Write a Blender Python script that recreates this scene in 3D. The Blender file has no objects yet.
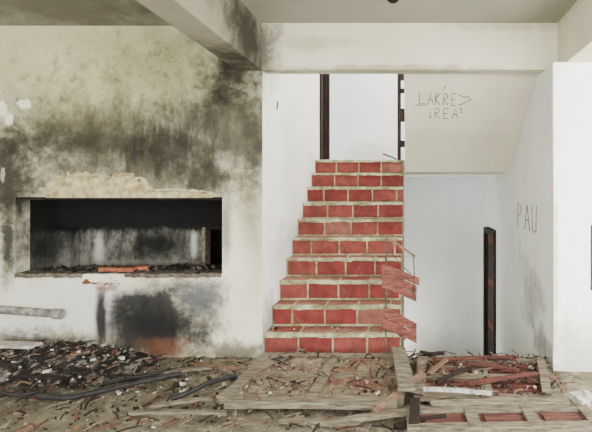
import bpy, bmesh, math, random
from mathutils import Vector, Matrix, noise as mnoise
random.seed(7)
scene = bpy.context.scene
COL = scene.collection

def lin(c):
    r=[]
    for v in c:
        v/=255.0
        r.append(v/12.92 if v<=0.04045 else ((v+0.055)/1.055)**2.4)
    return (r[0],r[1],r[2],1.0)

# ------------------------------------------------------------ materials
class NT:
    def __init__(s,name,rough=0.85):
        s.m=bpy.data.materials.new(name); s.m.use_nodes=True
        s.t=s.m.node_tree; s.n=s.t.nodes; s.l=s.t.links
        s.b=s.n["Principled BSDF"]; s.b.inputs["Roughness"].default_value=rough
        if "Specular IOR Level" in s.b.inputs: s.b.inputs["Specular IOR Level"].default_value=0.2
        s.tc=s.n.new("ShaderNodeTexCoord"); s.pos=s.tc.outputs["Object"]
    def noise(s,scale,detail=5,rough=0.6,stretch=None,dist=0.0):
        n=s.n.new("ShaderNodeTexNoise"); n.inputs["Scale"].default_value=scale
        n.inputs["Detail"].default_value=detail; n.inputs["Roughness"].default_value=rough
        n.inputs["Distortion"].default_value=dist
        if stretch:
            mp=s.n.new("ShaderNodeMapping"); mp.inputs["Scale"].default_value=stretch
            s.l.new(s.pos,mp.inputs["Vector"]); s.l.new(mp.outputs[0],n.inputs["Vector"])
        else: s.l.new(s.pos,n.inputs["Vector"])
        return n.outputs["Fac"]
    def math(s,op,a,b=None):
        n=s.n.new("ShaderNodeMath"); n.operation=op
        for i,v in enumerate((a,b)):
            if v is None: continue
            if isinstance(v,(int,float)): n.inputs[i].default_value=v
            else: s.l.new(v,n.inputs[i])
        return n.outputs[0]
    def mr(s,v,a,b,c=0,d=1,smooth=True):
        n=s.n.new("ShaderNodeMapRange")
        if smooth: n.interpolation_type='SMOOTHSTEP'
        s.l.new(v,n.inputs["Value"])
        for k,x in zip(("From Min","From Max","To Min","To Max"),(a,b,c,d)): n.inputs[k].default_value=x
        return n.outputs["Result"]
    def mix(s,f,a,b,mode='MIX'):
        n=s.n.new("ShaderNodeMix"); n.data_type='RGBA'; n.blend_type=mode
        for sock,v in ((n.inputs[0],f),(n.inputs[6],a),(n.inputs[7],b)):
            if isinstance(v,(int,float)): sock.default_value=v
            elif isinstance(v,tuple): sock.default_value=v
            else: s.l.new(v,sock)
        return n.outputs[2]
    def blob(s,c,r,soft=0.5,nz=None,amp=0.8):
        v=s.n.new("ShaderNodeVectorMath"); v.operation='SUBTRACT'; s.l.new(s.pos,v.inputs[0]); v.inputs[1].default_value=c
        w=s.n.new("ShaderNodeVectorMath"); w.operation='DIVIDE'; s.l.new(v.outputs[0],w.inputs[0]); w.inputs[1].default_value=r
        L=s.n.new("ShaderNodeVectorMath"); L.operation='LENGTH'; s.l.new(w.outputs[0],L.inputs[0])
        d=L.outputs["Value"]
        if nz is not None:
            d=s.math('ADD',d,s.math('MULTIPLY',s.math('SUBTRACT',nz,0.5),amp))
        return s.mr(d,1.0,1.0-soft,0,1)
    def bump(s,h,strength=0.3,dist=0.02):
        n=s.n.new("ShaderNodeBump"); n.inputs["Strength"].default_value=strength; n.inputs["Distance"].default_value=dist
        s.l.new(h,n.inputs["Height"]); s.l.new(n.outputs[0],s.b.inputs["Normal"])
    def col(s,c):
        if isinstance(c,tuple): s.b.inputs["Base Color"].default_value=c
        else: s.l.new(c,s.b.inputs["Base Color"])
        return s.m

def simple(name,a,b,scale=8,rough=0.85,bump=0.3,stretch=None,lo=0.35,hi=0.65):
    t=NT(name,rough); n=t.noise(scale,6,0.65,stretch)
    t.bump(n,bump); return t.col(t.mix(t.mr(n,lo,hi),lin(a),lin(b)))

def plaster(name,base,dark,blobs=(),speck=0.5):
    t=NT(name,0.9)
    n1=t.noise(1.3,6,0.65); n2=t.noise(14,6,0.7); n3=t.noise(3.5,9,0.75,dist=0.15)
    c=t.mix(t.mr(n1,0.35,0.75,0,0.6),lin(base),lin(dark))
    sp=t.mr(t.noise(26,3,0.6),0.66,0.74)
    c=t.mix(t.math('MULTIPLY',sp,speck),c,lin((90,86,76)))
    for (cc,r,soft,colr,st,amp) in blobs:
        m=t.blob(cc,r,soft,n3,amp*2)
        c=t.mix(t.math('MULTIPLY',m,st),c,lin(colr))
    t.bump(n2,0.15,0.01)
    return t.col(c)

def soot_wall():
    t=NT("plaster_sooty",0.92)
    nA=t.noise(1.1,7,0.65); nB=t.noise(2.4,10,0.72,dist=0.15); nC=t.noise(26,5,0.7)
    nV=t.noise(4.5,9,0.72,stretch=(1.6,1,0.4)); nF=t.noise(8,10,0.8,dist=0.1); nS=t.noise(24,9,0.8,dist=0.1)
    c=t.mix(t.mr(nA,0.3,0.7),lin((218,215,194)),lin((186,182,150)))
    def add(cx,cz,rx,rz,soft,colr,st,nz=nB,amp=2.0):
        nonlocal c
        m=t.blob((cx,4.62,cz),(rx,3.0,rz),soft,nz,amp)
        c=t.mix(t.math('MULTIPLY',m,st),c,lin(colr))
    add(-3.1,2.75,2.2,0.85,0.8,(166,162,118),0.88,nA,1.2)
    add(-3.5,2.88,0.4,0.25,0.8,(194,190,156),0.6,nA,2)
    add(-2.3,2.75,1.1,0.65,0.9,(128,124,90),0.75)
    add(-3.2,2.20,1.4,0.50,0.9,(104,101,76),0.88)
    add(-2.75,1.88,1.8,0.70,0.9,(66,63,50),0.85)
    add(-1.75,2.15,0.80,1.0,0.9,(72,69,55),0.88)
    add(-1.65,2.72,0.60,0.52,0.9,(22,20,16),0.95)
    add(-1.50,2.1,0.18,1.0,0.9,(50,47,38),0.8)
    add(-1.55,1.2,0.20,0.7,0.9,(120,116,96),0.7)
    add(-3.95,1.75,0.50,0.65,0.8,(38,36,31),0.95)
    add(-2.45,2.00,0.95,0.42,0.9,(30,28,23),0.88,nV,2.0)
    add(-2.2,2.28,0.6,0.30,0.9,(46,43,35),0.75,nV,2.0)
    add(-3.4,2.05,0.8,0.28,0.9,(46,43,35),0.85,nB,2.0)
    add(-1.95,1.72,0.42,0.3,0.9,(40,38,32),0.85,nB,2.0)
    m=t.mr(nF,0.49,0.61); c=t.mix(t.math('MULTIPLY',m,t.math('MULTIPLY',t.blob((-2.8,4.62,2.2),(2.0,3,1.2),0.6,nB,1.5),0.55)),c,lin((72,68,50)))
    add(-2.35,1.555,0.55,0.06,0.2,(196,187,150),0.9,nF,1.2)
    add(-3.93,2.38,0.05,0.08,0.2,(214,214,192),1.0,nS,2.8)
    add(-3.72,2.43,0.07,0.05,0.2,(214,214,192),1.0,nS,2.8)
    add(-3.87,2.28,0.05,0.06,0.2,(214,214,192),0.9,nS,2.8)
    add(-3.93,1.74,0.03,0.08,0.4,(180,176,150),0.6,nS,2.6)
    # below the niche
    add(-3.3,0.50,1.1,0.42,0.5,(202,202,196),0.8)
    add(-1.75,0.75,0.38,0.80,0.8,(220,217,196),0.8,nA,1.0)
    add(-2.45,0.32,0.80,0.55,0.9,(92,90,88),0.7,nB,2.0)
    add(-2.42,0.36,0.64,0.46,0.6,(30,29,29),0.95,nB,1.8)
    add(-2.55,0.22,0.50,0.36,0.7,(24,23,23),0.9,nV,1.8)
    add(-2.98,0.33,0.09,0.50,0.7,(28,27,26),0.97,nV,1.3)
    add(-2.75,0.12,0.35,0.20,0.8,(40,38,36),0.85,nV,1.8)
    add(-2.0,0.58,0.36,0.28,0.8,(74,76,82),0.88,nF,2.0)
    add(-2.35,0.07,0.46,0.15,0.8,(92,58,40),0.8,nF,2.0)
    add(-3.0,0.73,0.32,0.07,0.5,(216,208,194),0.9,nF,1.6)
    add(-2.92,0.66,0.14,0.05,0.5,(130,92,72),0.7,nS,2.4)
    add(-3.6,0.12,0.8,0.22,0.8,(66,62,56),0.9,nF,2.0)
    add(-1.7,0.04,0.5,0.16,0.8,(96,90,75),0.9,nF,2.0)
    add(-3.88,1.1,0.14,0.58,0.8,(26,25,23),0.95,nF,1.4)
    add(-1.78,1.2,0.08,0.45,0.8,(90,86,72),0.7,nF,1.4)
    c=t.mix(t.mr(nC,0.58,0.73,0,0.45),c,lin((50,47,40)))
    t.bump(nF,0.4,0.02)
    return t.col(c)

M={}
M['soot_wall']=soot_wall()
M['stair_wall_l']=plaster("plaster_stair_left",(236,234,228),(210,208,200),[
    ((-1.43,4.65,2.9),(3,0.7,0.5),0.8,(140,136,120),0.6,0.8),
    ((-1.43,4.7,0.1),(3,0.6,0.6),0.7,(120,116,100),0.7,1.0),
    ((-1.43,6.2,1.0),(3,1.9,0.35),0.8,(174,172,160),0.6,1.4)],0.9)
M['stair_wall_r']=plaster("plaster_stair_right",(218,220,215),(196,198,192),[
    ((1.27,5.0,0.5),(3,0.6,0.5),0.8,(142,142,134),0.6,1.4),
    ((1.27,4.6,0.1),(3,0.6,0.25),0.8,(90,86,74),0.7,1.2)],0.3)
M['far_wall']=plaster("plaster_far",(216,219,220),(200,203,202),[
    ((-0.6,8.46,2.2),(0.9,3,0.4),0.9,(170,166,152),0.6,1.2),
    ((0.3,8.46,-1.2),(1.0,3,0.5),0.9,(160,160,150),0.6,1.2)],0.1)
M['pier']=plaster("plaster_pier",(250,250,246),(238,237,228),[
    ((1.5,4.3,0.1),(0.6,3,0.5),0.8,(180,172,150),0.7,1.2),
    ((1.27,4.3,1.0),(0.05,3,1.5),0.8,(170,166,150),0.6,1.4)],0.3)
M['soffit']=plaster("plaster_soffit",(210,206,186),(190,186,164),[
    ((0.5,5.0,2.2),(1.5,1.5,0.2),0.8,(180,176,156),0.5,1.0)],0.15)
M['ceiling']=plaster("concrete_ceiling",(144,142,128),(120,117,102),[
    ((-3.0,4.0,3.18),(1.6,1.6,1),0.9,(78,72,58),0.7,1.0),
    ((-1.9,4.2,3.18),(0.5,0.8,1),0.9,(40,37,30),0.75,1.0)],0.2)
M['beam']=plaster("concrete_beam",(206,202,180),(178,174,150),[
    ((-1.43,4.54,2.95),(0.28,3,0.5),0.8,(60,56,45),0.85,1.0),
    ((-0.3,4.54,2.75),(1.8,3,0.05),0.8,(120,114,88),0.6,1.4),
    ((-0.9,4.54,2.98),(0.6,3,0.10),0.9,(160,154,124),0.6,1.4),
    ((0.9,4.54,3.15),(0.8,3,0.07),0.8,(150,144,116),0.5,1.4)],0.35)
M['beam_dark']=plaster("concrete_beam_dark",(138,133,114),(102,97,80),[
    ((-1.5,4.2,2.95),(1,0.9,0.6),0.9,(28,26,20),0.9,1.0)],0.4)  # darker tone than the other beams, near black towards the back wall
def niche_mat():
    t=NT("niche_soot",0.97)
    nB=t.noise(3.0,9,0.78,dist=0.15); nV=t.noise(3.5,9,0.78,stretch=(1.5,1.5,0.8))
    c=t.mix(t.mr(nV,0.38,0.62),lin((104,103,96)),lin((44,43,40)))
    sep=t.n.new("ShaderNodeSeparateXYZ"); t.l.new(t.pos,sep.inputs[0])
    z=sep.outputs["Z"]
    for (cx,cz,rx,rz,st,cl) in ((-3.35,1.0,0.08,0.3,0.75,(170,170,162)),(-2.33,1.05,0.05,0.25,0.8,(176,176,168)),
        (-2.72,1.02,0.42,0.24,0.97,(16,16,16)),(-3.75,1.05,0.25,0.5,0.9,(22,21,20)),(-2.0,0.85,0.3,0.3,0.6,(24,24,24)),(-3.0,0.82,1.0,0.05,0.6,(110,106,96))):
        c=t.mix(t.math('MULTIPLY',t.blob((cx,5.15,cz),(rx,2,rz),0.8,nB,1.8),st),c,lin(cl))
    zz=t.math('ADD',z,t.math('MULTIPLY',t.math('SUBTRACT',nV,0.5),0.22))
    c=t.mix(t.mr(zz,1.11,1.21),c,lin((18,17,16)))
    t.bump(nB,0.8,0.03); return t.col(c)
M['niche']=niche_mat()
M['tan']=simple("exposed_plaster",(190,178,138),(140,126,92),16,0.95,0.9,None,.36,.66)
M['black']=simple("near_black",(16,15,14),(30,27,24),12)
def tilem(name,a,b,grime):
    t=NT(name,0.75); n=t.noise(6,6,.65); g=t.noise(9,9,.8)
    c=t.mix(t.mr(n,.35,.65),lin(a),lin(b)); c=t.mix(t.mr(g,.50,.68,0,grime),c,lin((104,92,74)))
    t.bump(g,.15); return t.col(c)
M['tile']=tilem("red_tile",(118,48,43),(92,37,34),.5)
M['tile2']=tilem("red_tile_worn",(128,62,54),(100,46,41),.6)
M['tile3']=tilem("red_tile_dusty",(138,90,77),(110,64,54),.7)
def groutm():
    t=NT("mossy_grout",0.95); n=t.noise(11,7,0.75); n2=t.noise(3,4,0.6)
    c=t.mix(t.mr(n,0.4,0.62),lin((178,176,146)),lin((116,117,76)))
    c=t.mix(t.mr(n2,0.50,0.66,0,0.7),c,lin((96,89,62)))
    t.bump(n,0.4,0.01); return t.col(c)
M['grout']=groutm()
def floorm():
    t=NT("dusty_floor",0.97); n=t.noise(2.2,9,0.75,dist=0.2); n2=t.noise(30,8,0.85); n3=t.noise(7,9,0.8)
    c=t.mix(t.mr(n,0.35,0.65),lin((136,128,106)),lin((86,79,64)))
    c=t.mix(t.mr(n3,0.50,0.62,0,0.8),c,lin((162,155,134)))
    c=t.mix(t.mr(n2,0.53,0.64,0,0.8),c,lin((48,43,36)))
    c=t.mix(t.math('MULTIPLY',t.blob((-3.3,4.2,0),(1.4,0.8,1),0.7,n,1.6),0.75),c,lin((60,56,50)))
    t.bump(n3,0.8,0.03); return t.col(c)
M['floor']=floorm()
M['ash']=simple("ash",(112,108,100),(30,27,24),12,0.95,0.8,None,.38,.54)
M['rub_w']=simple("rubble_plaster",(196,193,182),(136,132,122),20)
M['rub_g']=simple("rubble_concrete",(112,105,92),(66,60,52),20)
M['rub_d']=simple("rubble_charcoal",(46,40,34),(22,19,17),20)
M['brick']=simple("clay_brick",(146,90,66),(108,64,46),18)
M['wood_r']=simple("wood_redbrown",(100,60,51),(62,37,32),6,0.75,0.3,(1,8,8))
M['wood_g']=simple("wood_weathered",(130,120,102),(76,68,56),6,0.85,0.4,(1.2,9,9))
M['wood_d']=simple("wood_dark",(46,33,28),(23,17,15),6,0.75,0.3,(6,6,1))
M['wood_m']=simple("wood_mid",(124,98,78),(82,62,49),6,0.8,0.3,(2,8,8))
def dusty():
    t=NT("dust_on_panel",0.95); n=t.noise(7,9,0.8); n2=t.noise(2.5,5,.6)
    c=t.mix(t.mr(n,.4,.6),lin((134,120,98)),lin((80,68,54)))
    c=t.mix(t.mr(n2,.50,.62,0,.75),c,lin((104,60,50)))
    t.bump(n,.6); return t.col(c)
M['dusty']=dusty()
M['paint']=simple("graffiti_ink",(52,48,44),(38,34,32),9)
M['paint_f']=simple("graffiti_faint",(140,138,132),(110,108,102),9)
M['steel']=simple("rusty_steel",(90,80,70),(56,46,40),20,0.6)
M['rubber']=simple("black_rubber",(24,24,24),(46,44,42),14,0.6)
M['pipe']=simple("pipe_grey",(150,148,138),(90,88,82),14,0.7)
M['board']=simple("painted_board_faded",(122,72,62),(78,44,38),4,0.8,0.4,(2,10,14))

# ------------------------------------------------------------ mesh helpers
def finish(bm,name,mats,parent=None,bevel=0,smooth=False):
    me=bpy.data.meshes.new(name); bmesh.ops.recalc_face_normals(bm,faces=bm.faces[:])
    bm.to_mesh(me); bm.free()
    o=bpy.data.objects.new(name,me); COL.objects.link(o)
    for m in (mats if isinstance(mats,(list,tuple)) else [mats]): me.materials.append(M[m])
    if bevel:
        b=o.modifiers.new("bev",'BEVEL'); b.width=bevel; b.segments=2; b.limit_method='ANGLE'
    if smooth:
        for p in me.polygons: p.use_smooth=True
    if parent: o.parent=parent
    return o
def box(bm,x0,x1,y0,y1,z0,z1,mi=0,mat=None):
    vs=[bm.verts.new((x,y,z)) for z in (z0,z1) for y in (y0,y1) for x in (x0,x1)]
    if mat is not None:
        for v in vs: v.co=mat@v.co
    for f in ((0,2,3,1),(4,5,7,6),(0,1,5,4),(2,6,7,3),(0,4,6,2),(1,3,7,5)):
        fc=bm.faces.new([vs[i] for i in f]); fc.material_index=mi
    return vs
def boxo(name,dims,mat,parent=None,bevel=0):
    bm=bmesh.new(); box(bm,*dims); return finish(bm,name,mat,parent,bevel)
def empty(name,loc=(0,0,0)):
    e=bpy.data.objects.new(name,None); e.empty_display_size=0.1; COL.objects.link(e); return e
def plank_bm(bm,a,b,w,t,mi=0,roll=0.0,n=6,rag=0.0):
    a=Vector(a); b=Vector(b); d=(b-a); L=d.length; d.normalize()
    up=Vector((0,0,1))
    if abs(d.z)>0.9: up=Vector((0,-1,0))
    s=d.cross(up).normalized(); u=s.cross(d).normalized()
    R=Matrix.Rotation(roll,3,d); s=R@s; u=R@u
    rings=[]
    for i in range(n+1):
        f=i/n; p=a+d*(L*f)+u*(math.sin(f*3.1)*0.006)
        jit=[0,0,0,0]
        if i in (0,n): jit=[random.uniform(-rag,rag) for _ in range(4)]
        r=[]
        for k,(sx,uz) in enumerate(((-1,-1),(1,-1),(1,1),(-1,1))):
            ww=w/2*(1+random.uniform(-0.04,0.04))
            r.append(bm.verts.new(p+s*(sx*ww)+u*(uz*t/2)+d*jit[k]))
        rings.append(r)
    for i in range(n):
        for k in range(4):
            f=bm.faces.new((rings[i][k],rings[i][(k+1)%4],rings[i+1][(k+1)%4],rings[i+1][k])); f.material_index=mi
    bm.faces.new(rings[0][::-1]).material_index=mi; bm.faces.new(rings[-1]).material_index=mi
def plank(name,a,b,w,t,mat,roll=0,rag=0.01,parent=None):
    bm=bmesh.new(); plank_bm(bm,a,b,w,t,0,roll,6,rag); return finish(bm,name,mat,parent,0.002)
def tube(name,pts,r,mat,parent=None,res=3):
    cu=bpy.data.curves.new(name,'CURVE'); cu.dimensions='3D'; cu.bevel_depth=r; cu.bevel_resolution=res; cu.use_fill_caps=True
    sp=cu.splines.new('NURBS'); sp.points.add(len(pts)-1)
    for i,p in enumerate(pts): sp.points[i].co=(*p,1)
    sp.use_endpoint_u=True; sp.order_u=min(3,len(pts))
    o=bpy.data.objects.new(name,cu); COL.objects.link(o); cu.materials.append(M[mat])
    if parent:o.parent=parent
    return o
def chunk(bm,c,s,mi):
    g=bmesh.ops.create_cube(bm,size=1.5) if random.random()<.6 else bmesh.ops.create_icosphere(bm,subdivisions=1,radius=1.0)
    sx,sy,sz=[s*random.uniform(0.5,1.4) for _ in range(3)]; sz*=0.6
    R=Matrix.Rotation(random.uniform(0,6.28),3,'Z')@Matrix.Rotation(random.uniform(-.5,.5),3,'X')
    for v in g['verts']:
        p=v.co*random.uniform(0.6,1.2); v.co=R@Vector((p.x*sx,p.y*sy,p.z*sz))+Vector(c)
    for v in g['verts']:
        for f in v.link_faces: f.material_index=mi

# ------------------------------------------------------------ floor
YW=4.62
def fh(x,y):
    return 0.018*(mnoise.noise(Vector((x*3,y*3,0)))-0.6)+0.010*mnoise.noise(Vector((x*11,y*11,3)))-0.004
bm=bmesh.new()
x0,x1,y0,y1=-5.2,2.8,-2.0,YW
nx,ny=200,165
gv=[[bm.verts.new((x0+(x1-x0)*i/nx,y0+(y1-y0)*j/ny,0)) for i in range(nx+1)] for j in range(ny+1)]
for row in gv:
    for v in row: v.co.z=fh(v.co.x,v.co.y)
for j in range(ny):
    for i in range(nx): bm.faces.new((gv[j][i],gv[j][i+1],gv[j+1][i+1],gv[j+1][i]))
edge=[bm.verts.new((v.co.x,v.co.y,-0.2)) for v in gv[ny]]
for i in range(nx): bm.faces.new((gv[ny][i],gv[ny][i+1],edge[i+1],edge[i]))
finish(bm,"floor",'floor',smooth=True)

# ------------------------------------------------------------ walls
NX0,NX1,NZ0,NZ1=-3.81,-1.817,0.79,1.533
bm=bmesh.new()
box(bm,-5.2,NX0,YW,4.80,-0.2,3.3)
box(bm,NX1,-1.60,YW,4.80,-0.2,3.3)
box(bm,-1.60,-1.432,YW-.002,YW+.008,-0.2,3.3)
box(bm,NX0,NX1,YW,4.80,-0.2,NZ0)
box(bm,NX0,NX1,YW,4.80,NZ1,3.3)
finish(bm,"wall_back",'soot_wall')
nb=empty("barbecue_niche")
boxo("niche_bottom",(NX0-.1,NX1+.1,4.80,5.2,0.69,NZ0),'niche',nb)
boxo("niche_top",(NX0-.1,NX1+.1,4.80,5.2,NZ1+0.02,NZ1+.12),'niche',nb)
boxo("niche_side_l",(NX0-.12,NX0-.0,4.80,5.2,NZ0,NZ1+0.02),'niche',nb)
boxo("niche_side_r",(NX1,NX1+.1,4.80,5.2,NZ0,NZ1+0.02),'niche',nb)
bm=bmesh.new()
box(bm,NX0-.1,-2.21,5.15,5.25,NZ0,NZ1)
box(bm,-2.21,NX1+.1,5.15,5.25,1.18,NZ1)
finish(bm,"niche_rear",'niche',nb)
boxo("niche_doorway_jamb",(-2.235,-2.20,5.13,5.27,NZ0,1.20),'rub_g',nb,.003)
bm=bmesh.new()
box(bm,-2.35,-1.70,5.62,5.66,NZ0-.02,1.3); box(bm,-2.39,-2.35,5.25,5.66,NZ0-.02,1.3); box(bm,-1.70,-1.66,5.25,5.66,NZ0-.02,1.3)
box(bm,-2.39,-1.66,5.25,5.66,1.3,1.34); box(bm,-2.39,-1.66,5.25,5.66,NZ0-.06,NZ0-.02)
finish(bm,"niche_cavity",'black',nb)  # black interior paints in the darkness of the opening
boxo("niche_shelf",(NX0,-3.55,5.0,5.15,NZ0,1.19),'niche',nb,0.01)
boxo("niche_lintel",(NX0-.0,NX1,4.625,4.70,NZ1-.03,NZ1),'black',nb,0.004)
# crumbled exposed plaster bulging on the lintel
bm=bmesh.new(); nx_,nz_=110,34; G={}
for i in range(nx_+1):
    for j in range(nz_+1):
        x=-3.74+1.85*i/nx_; z=1.525+.34*j/nz_
        q=((x+2.99)/.60)**2+((z-1.53)/.25)**2
        tail=((x+2.35)/.52)**2+((z-1.545)/.055)**2
        q=min(q,tail)+.42*mnoise.noise(Vector((x*6,0,z*7)))+.22*mnoise.noise(Vector((x*22,3,z*22)))
        if q<1.0:
            d=.045*min(1,(1-q)*2.0)*(1+.5*mnoise.noise(Vector((x*14,1,z*14))))+.006
            G[i,j]=bm.verts.new((x,YW-d,z))
B={k:bm.verts.new((v.co.x,YW+.004,v.co.z)) for k,v in G.items()}
ek={}
for i in range(nx_):
    for j in range(nz_):
        q=[(i,j),(i+1,j),(i+1,j+1),(i,j+1)]
        if all(k in G for k in q):
            bm.faces.new([G[k] for k in q])
            for a in range(4):
                e=(q[a],q[(a+1)%4]); ek[e]=1
for (a,b) in list(ek):
    if (b,a) not in ek:
        bm.faces.new((G[b],G[a],B[a],B[b]))
bmesh.ops.delete(bm,geom=[v for v in bm.verts if not v.link_faces],context='VERTS')
finish(bm,"exposed_plaster",'tan',nb)
bm=bmesh.new()
n=60; prof=[]
for i in range(n+1):
    x=NX0+0.01+(NX1-NX0-0.02)*i/n
    dz=random.uniform(-.006,.006); dy=random.uniform(-.010,.006)
    if -3.15<x<-2.75: dy+=0.05; dz-=0.015
    a=bm.verts.new((x,4.60+dy,NZ0+.01+dz)); b=bm.verts.new((x,4.60+dy+.005,NZ0-.03+dz)); c=bm.verts.new((x,4.80,NZ0+.012)); d=bm.verts.new((x,4.80,NZ0-.03))
    prof.append((a,b,d,c))
for i in range(n):
    for k in range(4): bm.faces.new((prof[i][k],prof[i][(k+1)%4],prof[i+1][(k+1)%4],prof[i+1][k]))
bm.faces.new(prof[0]); bm.faces.new(prof[-1])
finish(bm,"niche_sill",'rub_g',nb)
bm=bmesh.new()
for k in range(170): chunk(bm,(random.uniform(NX0+.1,NX1-.1),random.uniform(4.66,5.1),NZ0+.015),random.uniform(.006,.028),random.choice((0,1,1,1)))
finish(bm,"niche_debris",['rub_g','rub_d'],nb)
# stairwell walls
bm=bmesh.new()
box(bm,-1.60,-1.43,YW+.008,7.50,-0.2,3.17); box(bm,-1.60,-1.43,4.73,7.50,3.17,5.2)
box(bm,-1.60,-1.43,7.50,8.25,4.3,5.2)
box(bm,-1.60,-1.43,7.50,8.25,-0.2,2.05)
box(bm,-1.60,-1.43,8.25,8.46,-0.2,5.2)
finish(bm,"wall_stair_left",'stair_wall_l')
bm=bmesh.new(); box(bm,1.272,1.45,4.32,4.74,-1.6,2.74); box(bm,1.272,1.45,4.74,7.17,-1.6,5.2)
box(bm,1.272,1.45,7.17,8.2,1.0,5.2); box(bm,1.272,1.45,8.2,8.46,-1.6,5.2)
finish(bm,"wall_stair_right",'stair_wall_r')
boxo("wall_far",(-1.6,1.45,8.462,8.6,-1.6,5.2),'far_wall')
boxo("wall_upper_front",(-1.43,1.27,4.60,4.72,3.34,5.2),'far_wall')
bm=bmesh.new()
box(bm,1.27,1.60,4.28,4.32,-0.2,2.74); box(bm,1.45,1.60,4.32,4.5,-0.2,2.74)
box(bm,1.60,2.8,4.28,4.5,-0.2,0.70); box(bm,1.60,2.8,4.28,4.5,1.29,2.74); box(bm,2.4,2.8,4.28,4.5,.7,1.29)
box(bm,1.62,2.8,4.28,4.5,2.74,3.3)
finish(bm,"wall_pier_right",'pier')
wf=empty("window_1")
for nme,d in (("frame_l",(1.60,1.66,4.30,4.42,.70,1.29)),("frame_r",(2.34,2.4,4.30,4.42,.70,1.29)),("frame_t",(1.66,2.34,4.30,4.42,1.23,1.29)),("frame_b",(1.66,2.34,4.30,4.42,.70,.76)),("mullion",(1.97,2.03,4.31,4.41,.76,1.23))):
    boxo(nme,d,'wood_r',wf,0.004)
boxo("unseen_wall_left",(-5.35,-5.2,-2,4.8,-0.2,3.3),'pier')  # out of view, added only for its effect on the light
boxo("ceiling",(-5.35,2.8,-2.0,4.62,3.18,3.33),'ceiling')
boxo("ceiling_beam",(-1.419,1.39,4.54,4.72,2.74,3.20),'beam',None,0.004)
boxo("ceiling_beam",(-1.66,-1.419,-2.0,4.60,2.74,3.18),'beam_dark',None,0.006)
boxo("ceiling_beam",(1.386,1.62,-2.0,4.74,2.74,3.18),'beam',None,0.004)
bm=bmesh.new()
bmesh.ops.create_cone(bm,cap_ends=True,segments=16,radius1=0.03,radius2=0.05,depth=0.02,matrix=Matrix.Translation((-.15,3.99,3.17)))
finish(bm,"ceiling_rose",'black')

# ------------------------------------------------------------ main staircase
st=empty("staircase")
RH=0.205; TD=0.278; SX0,SX1=-1.428,-0.105; SY=4.67; NR=10
bm=bmesh.new()
for i in range(NR):
    ya=SY+TD*i
    box(bm,SX0,SX1,ya+.012,(SY+TD*(i+1)+.013) if i<NR-1 else 7.25,-1.4 if i else -0.2,RH*(i+1)-0.012)
finish(bm,"steps_core",'grout',st)
bm=bmesh.new()
for i in range(NR):
    ya=SY+TD*i; z0=RH*i; z1=RH*(i+1)
    tw=0.335; off=random.uniform(-.015,.035)+(0.12 if i%3==1 else 0)
    x=SX0-off
    while x<SX1-0.03:
        a=max(x+.010,SX0+0.004); b=min(x+tw-.010,SX1-.004)
        if b-a>0.04:
            r=random.random(); mi=0 if r<.5 else (1 if r<.95 else 2)
            if i<2 and random.random()<.3: mi=2
            box(bm,a,b,ya+random.uniform(0,.004),ya+.014,z0+.012,z1-.034,mi)
        x+=tw
    if i<NR-1:
        x=SX0-off
        while x<SX1-.03:
            a=max(x+.014,SX0+.004); b=min(x+tw-.014,SX1-.004)
            if b-a>.04: box(bm,a,b,ya+.04,ya+TD-.02,z1-.014,z1-.003+random.uniform(-.001,.001),random.choice((1,2,2,2)))
            x+=tw
finish(bm,"tiles",['tile','tile2','tile3'],st,0.003)
bm=bmesh.new()
for i in range(NR):
    ya=SY+TD*i; z1=RH*(i+1); x=SX0
    while x<SX1-.001:
        w=random.uniform(.07,.18); b=min(x+w,SX1+.004)
        box(bm,x,b,ya-.026+random.uniform(-.006,.006),ya+.04,z1-.034+random.uniform(-.008,.006),z1+random.uniform(-.004,.004))
        x=b
finish(bm,"nosings",'grout',st,0.004)
bm=bmesh.new(); box(bm,-1.428,-0.07,7.25,8.46,1.83,2.045); box(bm,-0.07,1.27,7.17,8.46,1.83,2.045)
finish(bm,"landing",'far_wall',st)
steps=[]
yy,zz=7.17,2.05
while zz<3.7:
    steps.append((yy,zz)); steps.append((yy,zz+.19)); zz+=.19; yy-=.262
steps=steps[1:]
top=[(4.74,steps[-1][1])]+steps[::-1]
poly=[(7.17,1.83),(6.18,1.83),(4.74,2.85)]+top
bm=bmesh.new()
A=[bm.verts.new((-0.07,p[0],p[1])) for p in poly]; B=[bm.verts.new((1.268,p[0],p[1])) for p in poly]
bm.faces.new(A); bm.faces.new(B[::-1])
for i in range(len(poly)):
    j=(i+1)%len(poly); bm.faces.new((A[i],A[j],B[j],B[i]))
finish(bm,"upper_flight",'soffit',st)
boxo("floor_lower",(-0.1,1.27,6.3,8.46,-1.6,-1.4),'floor')
bm=bmesh.new()
for i in range(7): box(bm,-.1,1.268,4.63+.238*i,4.63+.238*(i+1),-1.6,-.2*(i+1))
finish(bm,"lower_flight",'grout',st)
d1=empty("door_1")
boxo("jamb_near",(1.235,1.45,7.17,7.25,-1.4,.97),'wood_d',d1,.004)
boxo("jamb_far",(1.235,1.45,8.12,8.2,-1.4,.97),'wood_d',d1,.004)
boxo("head",(1.235,1.45,7.25,8.12,.89,.97),'wood_d',d1,.004)
boxo("leaf",(1.30,1.34,7.25,8.12,-1.4,.89),'wood_r',d1,.004)
for k in range(3): boxo("panel_%d"%(k+1),(1.285,1.30,7.37,8.0,-1.25+k*.7,-.67+k*.7),'wood_d',d1,.01)
d2=empty("door_2")
boxo("jamb_near",(-1.60,-1.395,7.50,7.58,2.05,4.3),'wood_d',d2,.004)
boxo("jamb_far",(-1.60,-1.395,8.17,8.25,2.05,4.3),'wood_d',d2,.004)
boxo("leaf",(-1.56,-1.52,7.58,8.17,2.05,4.3),'wood_d',d2,.004)

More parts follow.
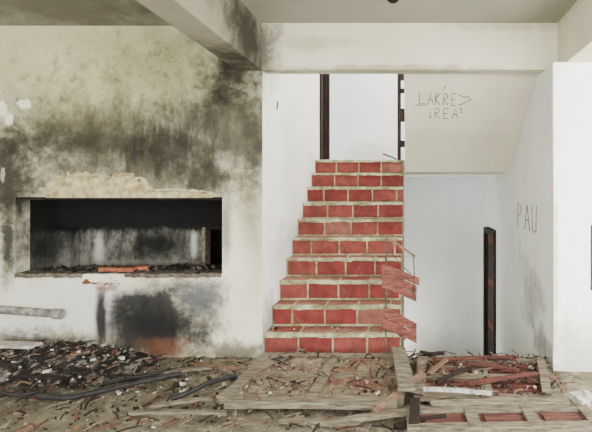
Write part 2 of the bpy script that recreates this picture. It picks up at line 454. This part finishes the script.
# ------------------------------------------------------------ broken railings
nw=empty("upper_railing_remains")
boxo("post",(-.205,-.150,7.20,7.24,2.046,4.2),'wood_d',nw,.004)
for k,(za,h) in enumerate(((2.24,.10),(2.62,.20),(3.05,.07),(3.24,.14))):
    boxo("bracket_%d"%(k+1),(-.18,-.09,7.185,7.20,za,za+h),'wood_d',nw,.003)
plank("timber_offcut",(-.42,7.22,2.14),(-.22,7.22,2.06),.03,.02,'wood_d')

rl=empty("stair_railing_remains")
tube("bar",[(-.24,4.59,0.0),(-.243,4.59,.4),(-.235,4.59,.8),(-.24,4.6,1.14)],.009,'steel',rl)
tube("bar_2",[(0.02,4.60,.98),(0.035,4.60,.86),(.03,4.60,.55)],.006,'steel',rl)
tube("bar_3",[(-.20,4.585,1.02),(-.10,4.585,.88),(.0,4.585,.80)],.005,'steel',rl)
def slat(name,l,r,h,th,y,mat,parts=1):
    bm=bmesh.new()
    for pt in range(parts):
        hh=h/parts; j0=random.uniform(-.015,.012) if parts>1 else 0; j1=random.uniform(-.02,.012) if parts>1 else 0
        (xa,za),(xb,zb)=l,r; xa+=j0; xb+=j1; n=6; R=[]; yo=y+random.uniform(-.004,.004)*(parts>1)
        for i in range(n+1):
            f=i/n; x=xa+(xb-xa)*f; z=za+(zb-za)*f+.006*math.sin(f*5)-pt*hh
            R.append([bm.verts.new((x,yo+dy+.05*f,z-dz)) for dy,dz in ((0,0),(0,hh-.003),(th,hh-.003),(th,0))])
        for i in range(n):
            for k in range(4): bm.faces.new((R[i][k],R[i][(k+1)%4],R[i+1][(k+1)%4],R[i+1][k]))
        bm.faces.new(R[0]); bm.faces.new(R[-1])
    return finish(bm,name,mat,rl,.002)
slat("board_1",(-.27,.90),(.07,.76),.23,.02,4.56,'board',3)
slat("board_2",(-.27,.49),(.06,.32),.19,.02,4.56,'board',2)
slat("stick",(-.23,1.15),(.04,.98),.03,.02,4.57,'wood_m')
slat("bracket",(-.22,.32),(-.05,.18),.04,.02,4.585,'wood_m')

# ------------------------------------------------------------ graffiti strokes
def strokes(name,lines,f,r=.004,mat='paint'):
    cu=bpy.data.curves.new(name,'CURVE'); cu.dimensions='3D'; cu.bevel_depth=r; cu.bevel_resolution=1
    for ln in lines:
        sp=cu.splines.new('POLY'); sp.points.add(len(ln)-1)
        for i,p in enumerate(ln): sp.points[i].co=(*f(*p),1)
    o=bpy.data.objects.new(name,cu); COL.objects.link(o); cu.materials.append(M[mat]); return o
LET={'L':[[(0,1),(0,0),(.7,.05)]],'A':[[(0,0),(.4,1),(.8,0)],[(.15,.4),(.65,.4)]],'K':[[(0,1),(0,0)],[(.6,1),(0,.5),(.65,0)]],
'R':[[(0,0),(0,1),(.5,.9),(.55,.65),(0,.5),(.65,0)]],'E':[[(.6,1),(0,1),(0,0),(.6,0)],[(0,.5),(.5,.5)]],
'P':[[(0,0),(0,1),(.5,.9),(.55,.6),(0,.5)]],'U':[[(0,1),(.05,.1),(.3,0),(.55,.1),(.6,1)]],'i':[[(.45,.1),(.5,.6)],[(.5,.85),(.53,.92)],[(.45,.1),(.7,.05)]]}
def word(w,u0,v0,lw,h,slope=0):
    out=[]
    for i,ch in enumerate(w):
        for ln in LET.get(ch,[]): out.append([(u0+i*lw+p[0]*lw*.9,v0+p[1]*h+slope*i) for p in ln])
    return out
sl=(2.85-1.83)/(6.18-4.74)
def SOF(u,v):
    Y=5.35-v; return (u,Y,1.83+sl*(6.18-Y)-.003)
L1=word("LAKRE",.09,.16,.086,.14,-.004)+[[(.51,.27),(.56,.24),(.61,.25),(.64,.21),(.55,.16),(.52,.15)],[(.04,.145),(.18,.15)],[(.36,.37),(.33,.32)]]
L2=word("iREA",.17,-.02,.095,.13)+[[(.53,.11),(.56,.10),(.54,.06),(.57,.05)]]
strokes("graffiti_lakre",L1,SOF,.0035); strokes("graffiti_rea",L2,SOF,.0035)
def RW(u,v): return (1.270,5.70-u,v)
strokes("graffiti_pau",word("PAU",0,1.16,.33,.28,0.0),RW,.0045)
sc=[]
for (u,v,h) in ((.1,.75,.25),(.35,.35,.3),(.6,.2,.35),(.2,.1,.25),(.75,.6,.2)):
    a=[]
    for k in range(8): a.append((u+random.uniform(-.05,.08),v+h*k/7))
    sc.append(a)
strokes("graffiti_scribble",sc,RW,.002,'paint_f')
strokes("wall_mark",[[(0,0),(.03,.09)]],lambda u,v:(-1.428,5.1+u,2.45+v),.01)

# ------------------------------------------------------------ fallen joinery
def fallen_door(name,cx,cy,w,d,rot,z,tilt,rows,cols,fm,pm,slats=False,miss=.05):
    e=empty(name)
    T=Matrix.Translation((cx,cy,z))@Matrix.Rotation(rot,4,'Z')@Matrix.Rotation(tilt[0],4,'X')@Matrix.Rotation(tilt[1],4,'Y')
    fw=.085
    bm=bmesh.new()
    xs=[-w/2+ (w-fw)*i/cols for i in range(cols+1)]; ys=[-d/2+(d-fw)*j/rows for j in range(rows+1)]
    for x in xs: box(bm,x,x+fw,-d/2,d/2,0,.045,0,T)
    for y in ys:
        for i in range(cols): box(bm,xs[i]+fw,xs[i+1],y,y+fw,0.002,.043,0,T)
    finish(bm,"rails",fm,e,.004)
    bm=bmesh.new()
    for i in range(cols):
        for j in range(rows):
            a,b=xs[i]+fw,xs[i+1]; c,dd=ys[j]+fw,ys[j+1]
            if slats:
                m=max(1,int((dd-c)/.06))
                for k in range(m):
                    if random.random()<miss: continue
                    y0=c+k*(dd-c)/m; box(bm,a,b,y0+.006,y0+.048,.012,.034+random.uniform(-.006,.006),random.choice((0,0,1)),T)
            else:
                box(bm,a-.003,b+.003,c-.003,dd+.003,.006,.022,0,T)
                box(bm,a+.04,b-.04,c+.03,dd-.03,.022,.034,0,T)
    finish(bm,"panels",[pm,'dusty'],e,.004)
    return e
fallen_door("fallen_door",-.72,4.0,1.36,.98,-.03,.03,(.01,.0),2,2,'wood_g','dusty')
fallen_door("fallen_door",.60,3.98,1.12,.84,-.05,.02,(.01,.0),2,2,'wood_g','wood_r',True)
fallen_door("fallen_door",.62,3.28,1.30,.34,.03,.015,(-.02,0),1,3,'wood_g','wood_r')
deb=empty("rubble_pile")
PL=[((-1.35,3.52,.04),(-.10,3.47,.05),.10,.05,'wood_g',0),
((-1.40,3.55,.05),(-1.22,4.45,.05),.09,.05,'wood_g',0),
((-.03,3.55,.12),(-.12,4.45,.13),.13,.035,'wood_g',.1),
((.03,3.50,.06),(.02,3.15,.04),.07,.05,'wood_d',0),
((.10,3.62,.10),(.60,3.56,.09),.03,.025,'rub_w',0),
((.15,3.45,.06),(1.15,3.50,.05),.06,.03,'wood_g',.2),
((.20,4.30,.08),(.95,4.36,.08),.06,.02,'wood_r',0),
((1.02,3.6,.08),(1.16,4.30,.08),.07,.03,'wood_g',0),
((.45,3.75,.085),(1.05,3.95,.09),.05,.02,'wood_r',.1),
((-.55,3.25,.02),(.0,3.40,.03),.06,.03,'wood_g',0),
((-.9,3.3,.015),(-.35,3.22,.02),.05,.025,'wood_g',0),
((-.1,3.2,.02),(.25,3.3,.04),.05,.03,'wood_d',0),
((-.25,3.35,.05),(.1,3.9,.11),.05,.025,'wood_m',.3),
((.05,4.52,.03),(.32,4.50,.07),.05,.02,'wood_d',0),
((.10,4.50,.08),(.22,4.56,.03),.05,.02,'wood_d',0),
((1.1,4.2,.06),(1.2,3.75,.04),.05,.03,'wood_m',0),
((-2.55,3.22,.015),(-2.60,2.95,.02),.035,.03,'wood_m',0),
((-1.9,3.5,.02),(-1.5,3.62,.03),.05,.02,'wood_g',0),
((-3.2,4.2,.10),(-2.9,4.35,.14),.05,.02,'wood_m',0),
((-2.0,3.4,.02),(-1.3,3.38,.03),.04,.02,'wood_g',0),
((-2.2,4.1,.03),(-1.75,4.25,.03),.06,.02,'wood_g',0),
((-1.95,4.35,.02),(-1.5,4.2,.03),.05,.02,'wood_m',0),
((-3.3,4.0,.05),(-2.85,3.95,.05),.06,.02,'wood_d',0),
((-3.6,4.15,.12),(-3.3,4.0,.10),.05,.02,'wood_d',0),
((.35,4.35,.08),(.15,3.95,.09),.04,.02,'wood_m',0),
((.5,4.2,.08),(.9,4.05,.08),.05,.02,'wood_r',0),
((.2,3.8,.08),(.5,4.1,.08),.04,.02,'wood_d',0),
((-1.0,4.5,.03),(-.5,4.46,.03),.05,.03,'wood_g',0)]
for a,b,w,t,m,r in PL: plank("broken_board",a,b,w,t,m,r,.015,deb)
plank("plaster_board",(-4.2,4.45,.17),(-3.42,4.38,.18),.14,.025,'rub_w',0,.03,deb)

# ------------------------------------------------------------ rubble
def rubble(name,n,area,size,mats,wts,hf=None):
    bm=bmesh.new()
    for _ in range(n):
        x=random.uniform(area[0],area[1]); y=random.uniform(area[2],area[3])
        h=(hf(x,y) if hf else 0)
        s=random.uniform(*size)*(random.random()**1.5*.9+.35)
        chunk(bm,(x,y,max(h,0)+s*.2),s,random.choices(range(len(mats)),wts)[0])
    return finish(bm,name,mats,deb)
def mound(cx,cy,rx,ry,h):
    return lambda x,y: h*max(0,1-((x-cx)/rx)**2-((y-cy)/ry)**2)
hm=mound(-3.35,4.42,1.0,.5,.17)
bm=bmesh.new(); nx,ny=90,40
g=[[bm.verts.new((-4.4+2.1*i/nx,3.9+.71*j/ny,0)) for i in range(nx+1)] for j in range(ny+1)]
for r_ in g:
    for v in r_: v.co.z=hm(v.co.x,v.co.y)+.02*mnoise.noise(v.co*14)+.03*mnoise.noise(v.co*5)-.012
for j in range(ny):
    for i in range(nx): bm.faces.new((g[j][i],g[j][i+1],g[j+1][i+1],g[j+1][i]))
finish(bm,"ash_heap",'ash',deb)
rubble("heap_chunks",480,(-4.2,-2.6,3.95,4.58),(.008,.030),['rub_w','rub_g','rub_d','brick'],[2.2,3,7,.2],hm)
rubble("floor_chunks",1500,(-4.0,-1.2,3.0,4.58),(.004,.016),['rub_w','rub_g','rub_d','brick'],[1.5,3,5,.3])
rubble("floor_lumps",90,(-4.0,-1.4,3.5,4.5),(.015,.035),['rub_w','rub_g','rub_d'],[.7,3,5])
rubble("panel_chunks",600,(-1.35,-.1,3.5,4.5),(.004,.018),['rub_w','rub_g','rub_d','wood_m'],[1.5,4,4,1],lambda x,y:.065)
rubble("splinter_chunks",700,(-1.2,1.25,3.0,4.55),(.004,.02),['rub_w','rub_g','wood_r','wood_m','rub_d'],[1.5,3,1,2,3])
rubble("wood_chunks",420,(.0,1.2,3.6,4.5),(.004,.02),['rub_w','rub_g','wood_r','wood_m','rub_d'],[1.5,3,1,2,3],lambda x,y:.06)
rubble("stair_chunks",70,(-1.4,-.15,4.70,4.9),(.004,.014),['rub_w','rub_g','rub_d'],[3,2,1],lambda x,y:.205)
rubble("plaster_block",3,(1.22,1.34,3.48,3.62),(.07,.09),['rub_w'],[1],lambda x,y:.03)
rubble("plaster_chunks",14,(-2.4,-1.5,3.75,4.0),(.02,.04),['rub_w','rub_g'],[2,1])
bm=bmesh.new()
for _ in range(460):
    x=random.uniform(-1.5,1.25) if random.random()<.55 else random.uniform(-3.9,-1.5); y=random.uniform(3.05,4.5); a=random.uniform(0,3.14); l=random.uniform(.04,.18)
    z=.075 if (-1.3<x<1.15 and y>3.55) else .012+max(0,hm(x,y))
    plank_bm(bm,(x,y,z),(x+math.cos(a)*l,y+math.sin(a)*l,z+random.uniform(-.0,.02)),random.uniform(.006,.02),.006,random.choice((0,1,2,2,3,3)),0,2,.005)
finish(bm,"splinters",['wood_m','wood_r','wood_g','wood_d'],deb)
bm=bmesh.new()
for x,y,a,s in ((-2.95,4.72,.1,1),(-2.80,4.70,-.1,1),(-2.70,4.78,.3,.8)):
    T=Matrix.Translation((x,y,NZ0+.014))@Matrix.Rotation(a,4,'Z')
    box(bm,-.10*s,.10*s,-.05,.05,0,.04,0,T)
finish(bm,"clay_brick",'brick',None,.008)
bm=bmesh.new()
for k in range(14): chunk(bm,(random.uniform(-3.12,-2.78),4.61,random.uniform(.68,.75)),random.uniform(.015,.03),random.choice((0,0,0,1)))
finish(bm,"broken_plaster",['rub_w','brick'],nb)
pp=empty("wall_pipe")
tube("run",[(-4.5,4.57,.50),(-3.9,4.57,.46),(-3.36,4.57,.42)],.038,'pipe',pp)
tube("end_collar",[(-3.40,4.57,.422),(-3.32,4.57,.416)],.048,'pipe',pp)
tube("black_hose",[(-2.85,3.66,.03),(-2.6,3.58,.04),(-2.4,3.68,.05),(-2.2,3.85,.06),(-1.94,4.05,.05)],.022,'rubber')
tube("black_hose",[(-1.80,3.60,.03),(-1.66,3.70,.06),(-1.60,3.85,.07),(-1.46,4.0,.05)],.020,'rubber')
tube("black_hose",[(-2.5,3.9,.03),(-2.3,3.96,.05),(-2.1,4.12,.04),(-2.0,4.25,.03)],.015,'rubber')
tube("black_hose",[(-3.2,3.75,.03),(-3.0,3.6,.03),(-2.9,3.75,.03)],.014,'rubber')

# ------------------------------------------------------------ light
w=bpy.data.worlds.new("overcast_sky"); scene.world=w; w.use_nodes=True
bg=w.node_tree.nodes["Background"]; bg.inputs["Color"].default_value=(1.0,.995,.955,1); bg.inputs["Strength"].default_value=10.5

cam=bpy.data.cameras.new("camera"); co=bpy.data.objects.new("camera",cam); COL.objects.link(co)
co.location=(0,0,1.6); co.rotation_euler=(math.pi/2,0,0)
cam.sensor_width=36; cam.lens=36*480/592; cam.shift_x=-115/592; cam.shift_y=-26/592
scene.camera=co
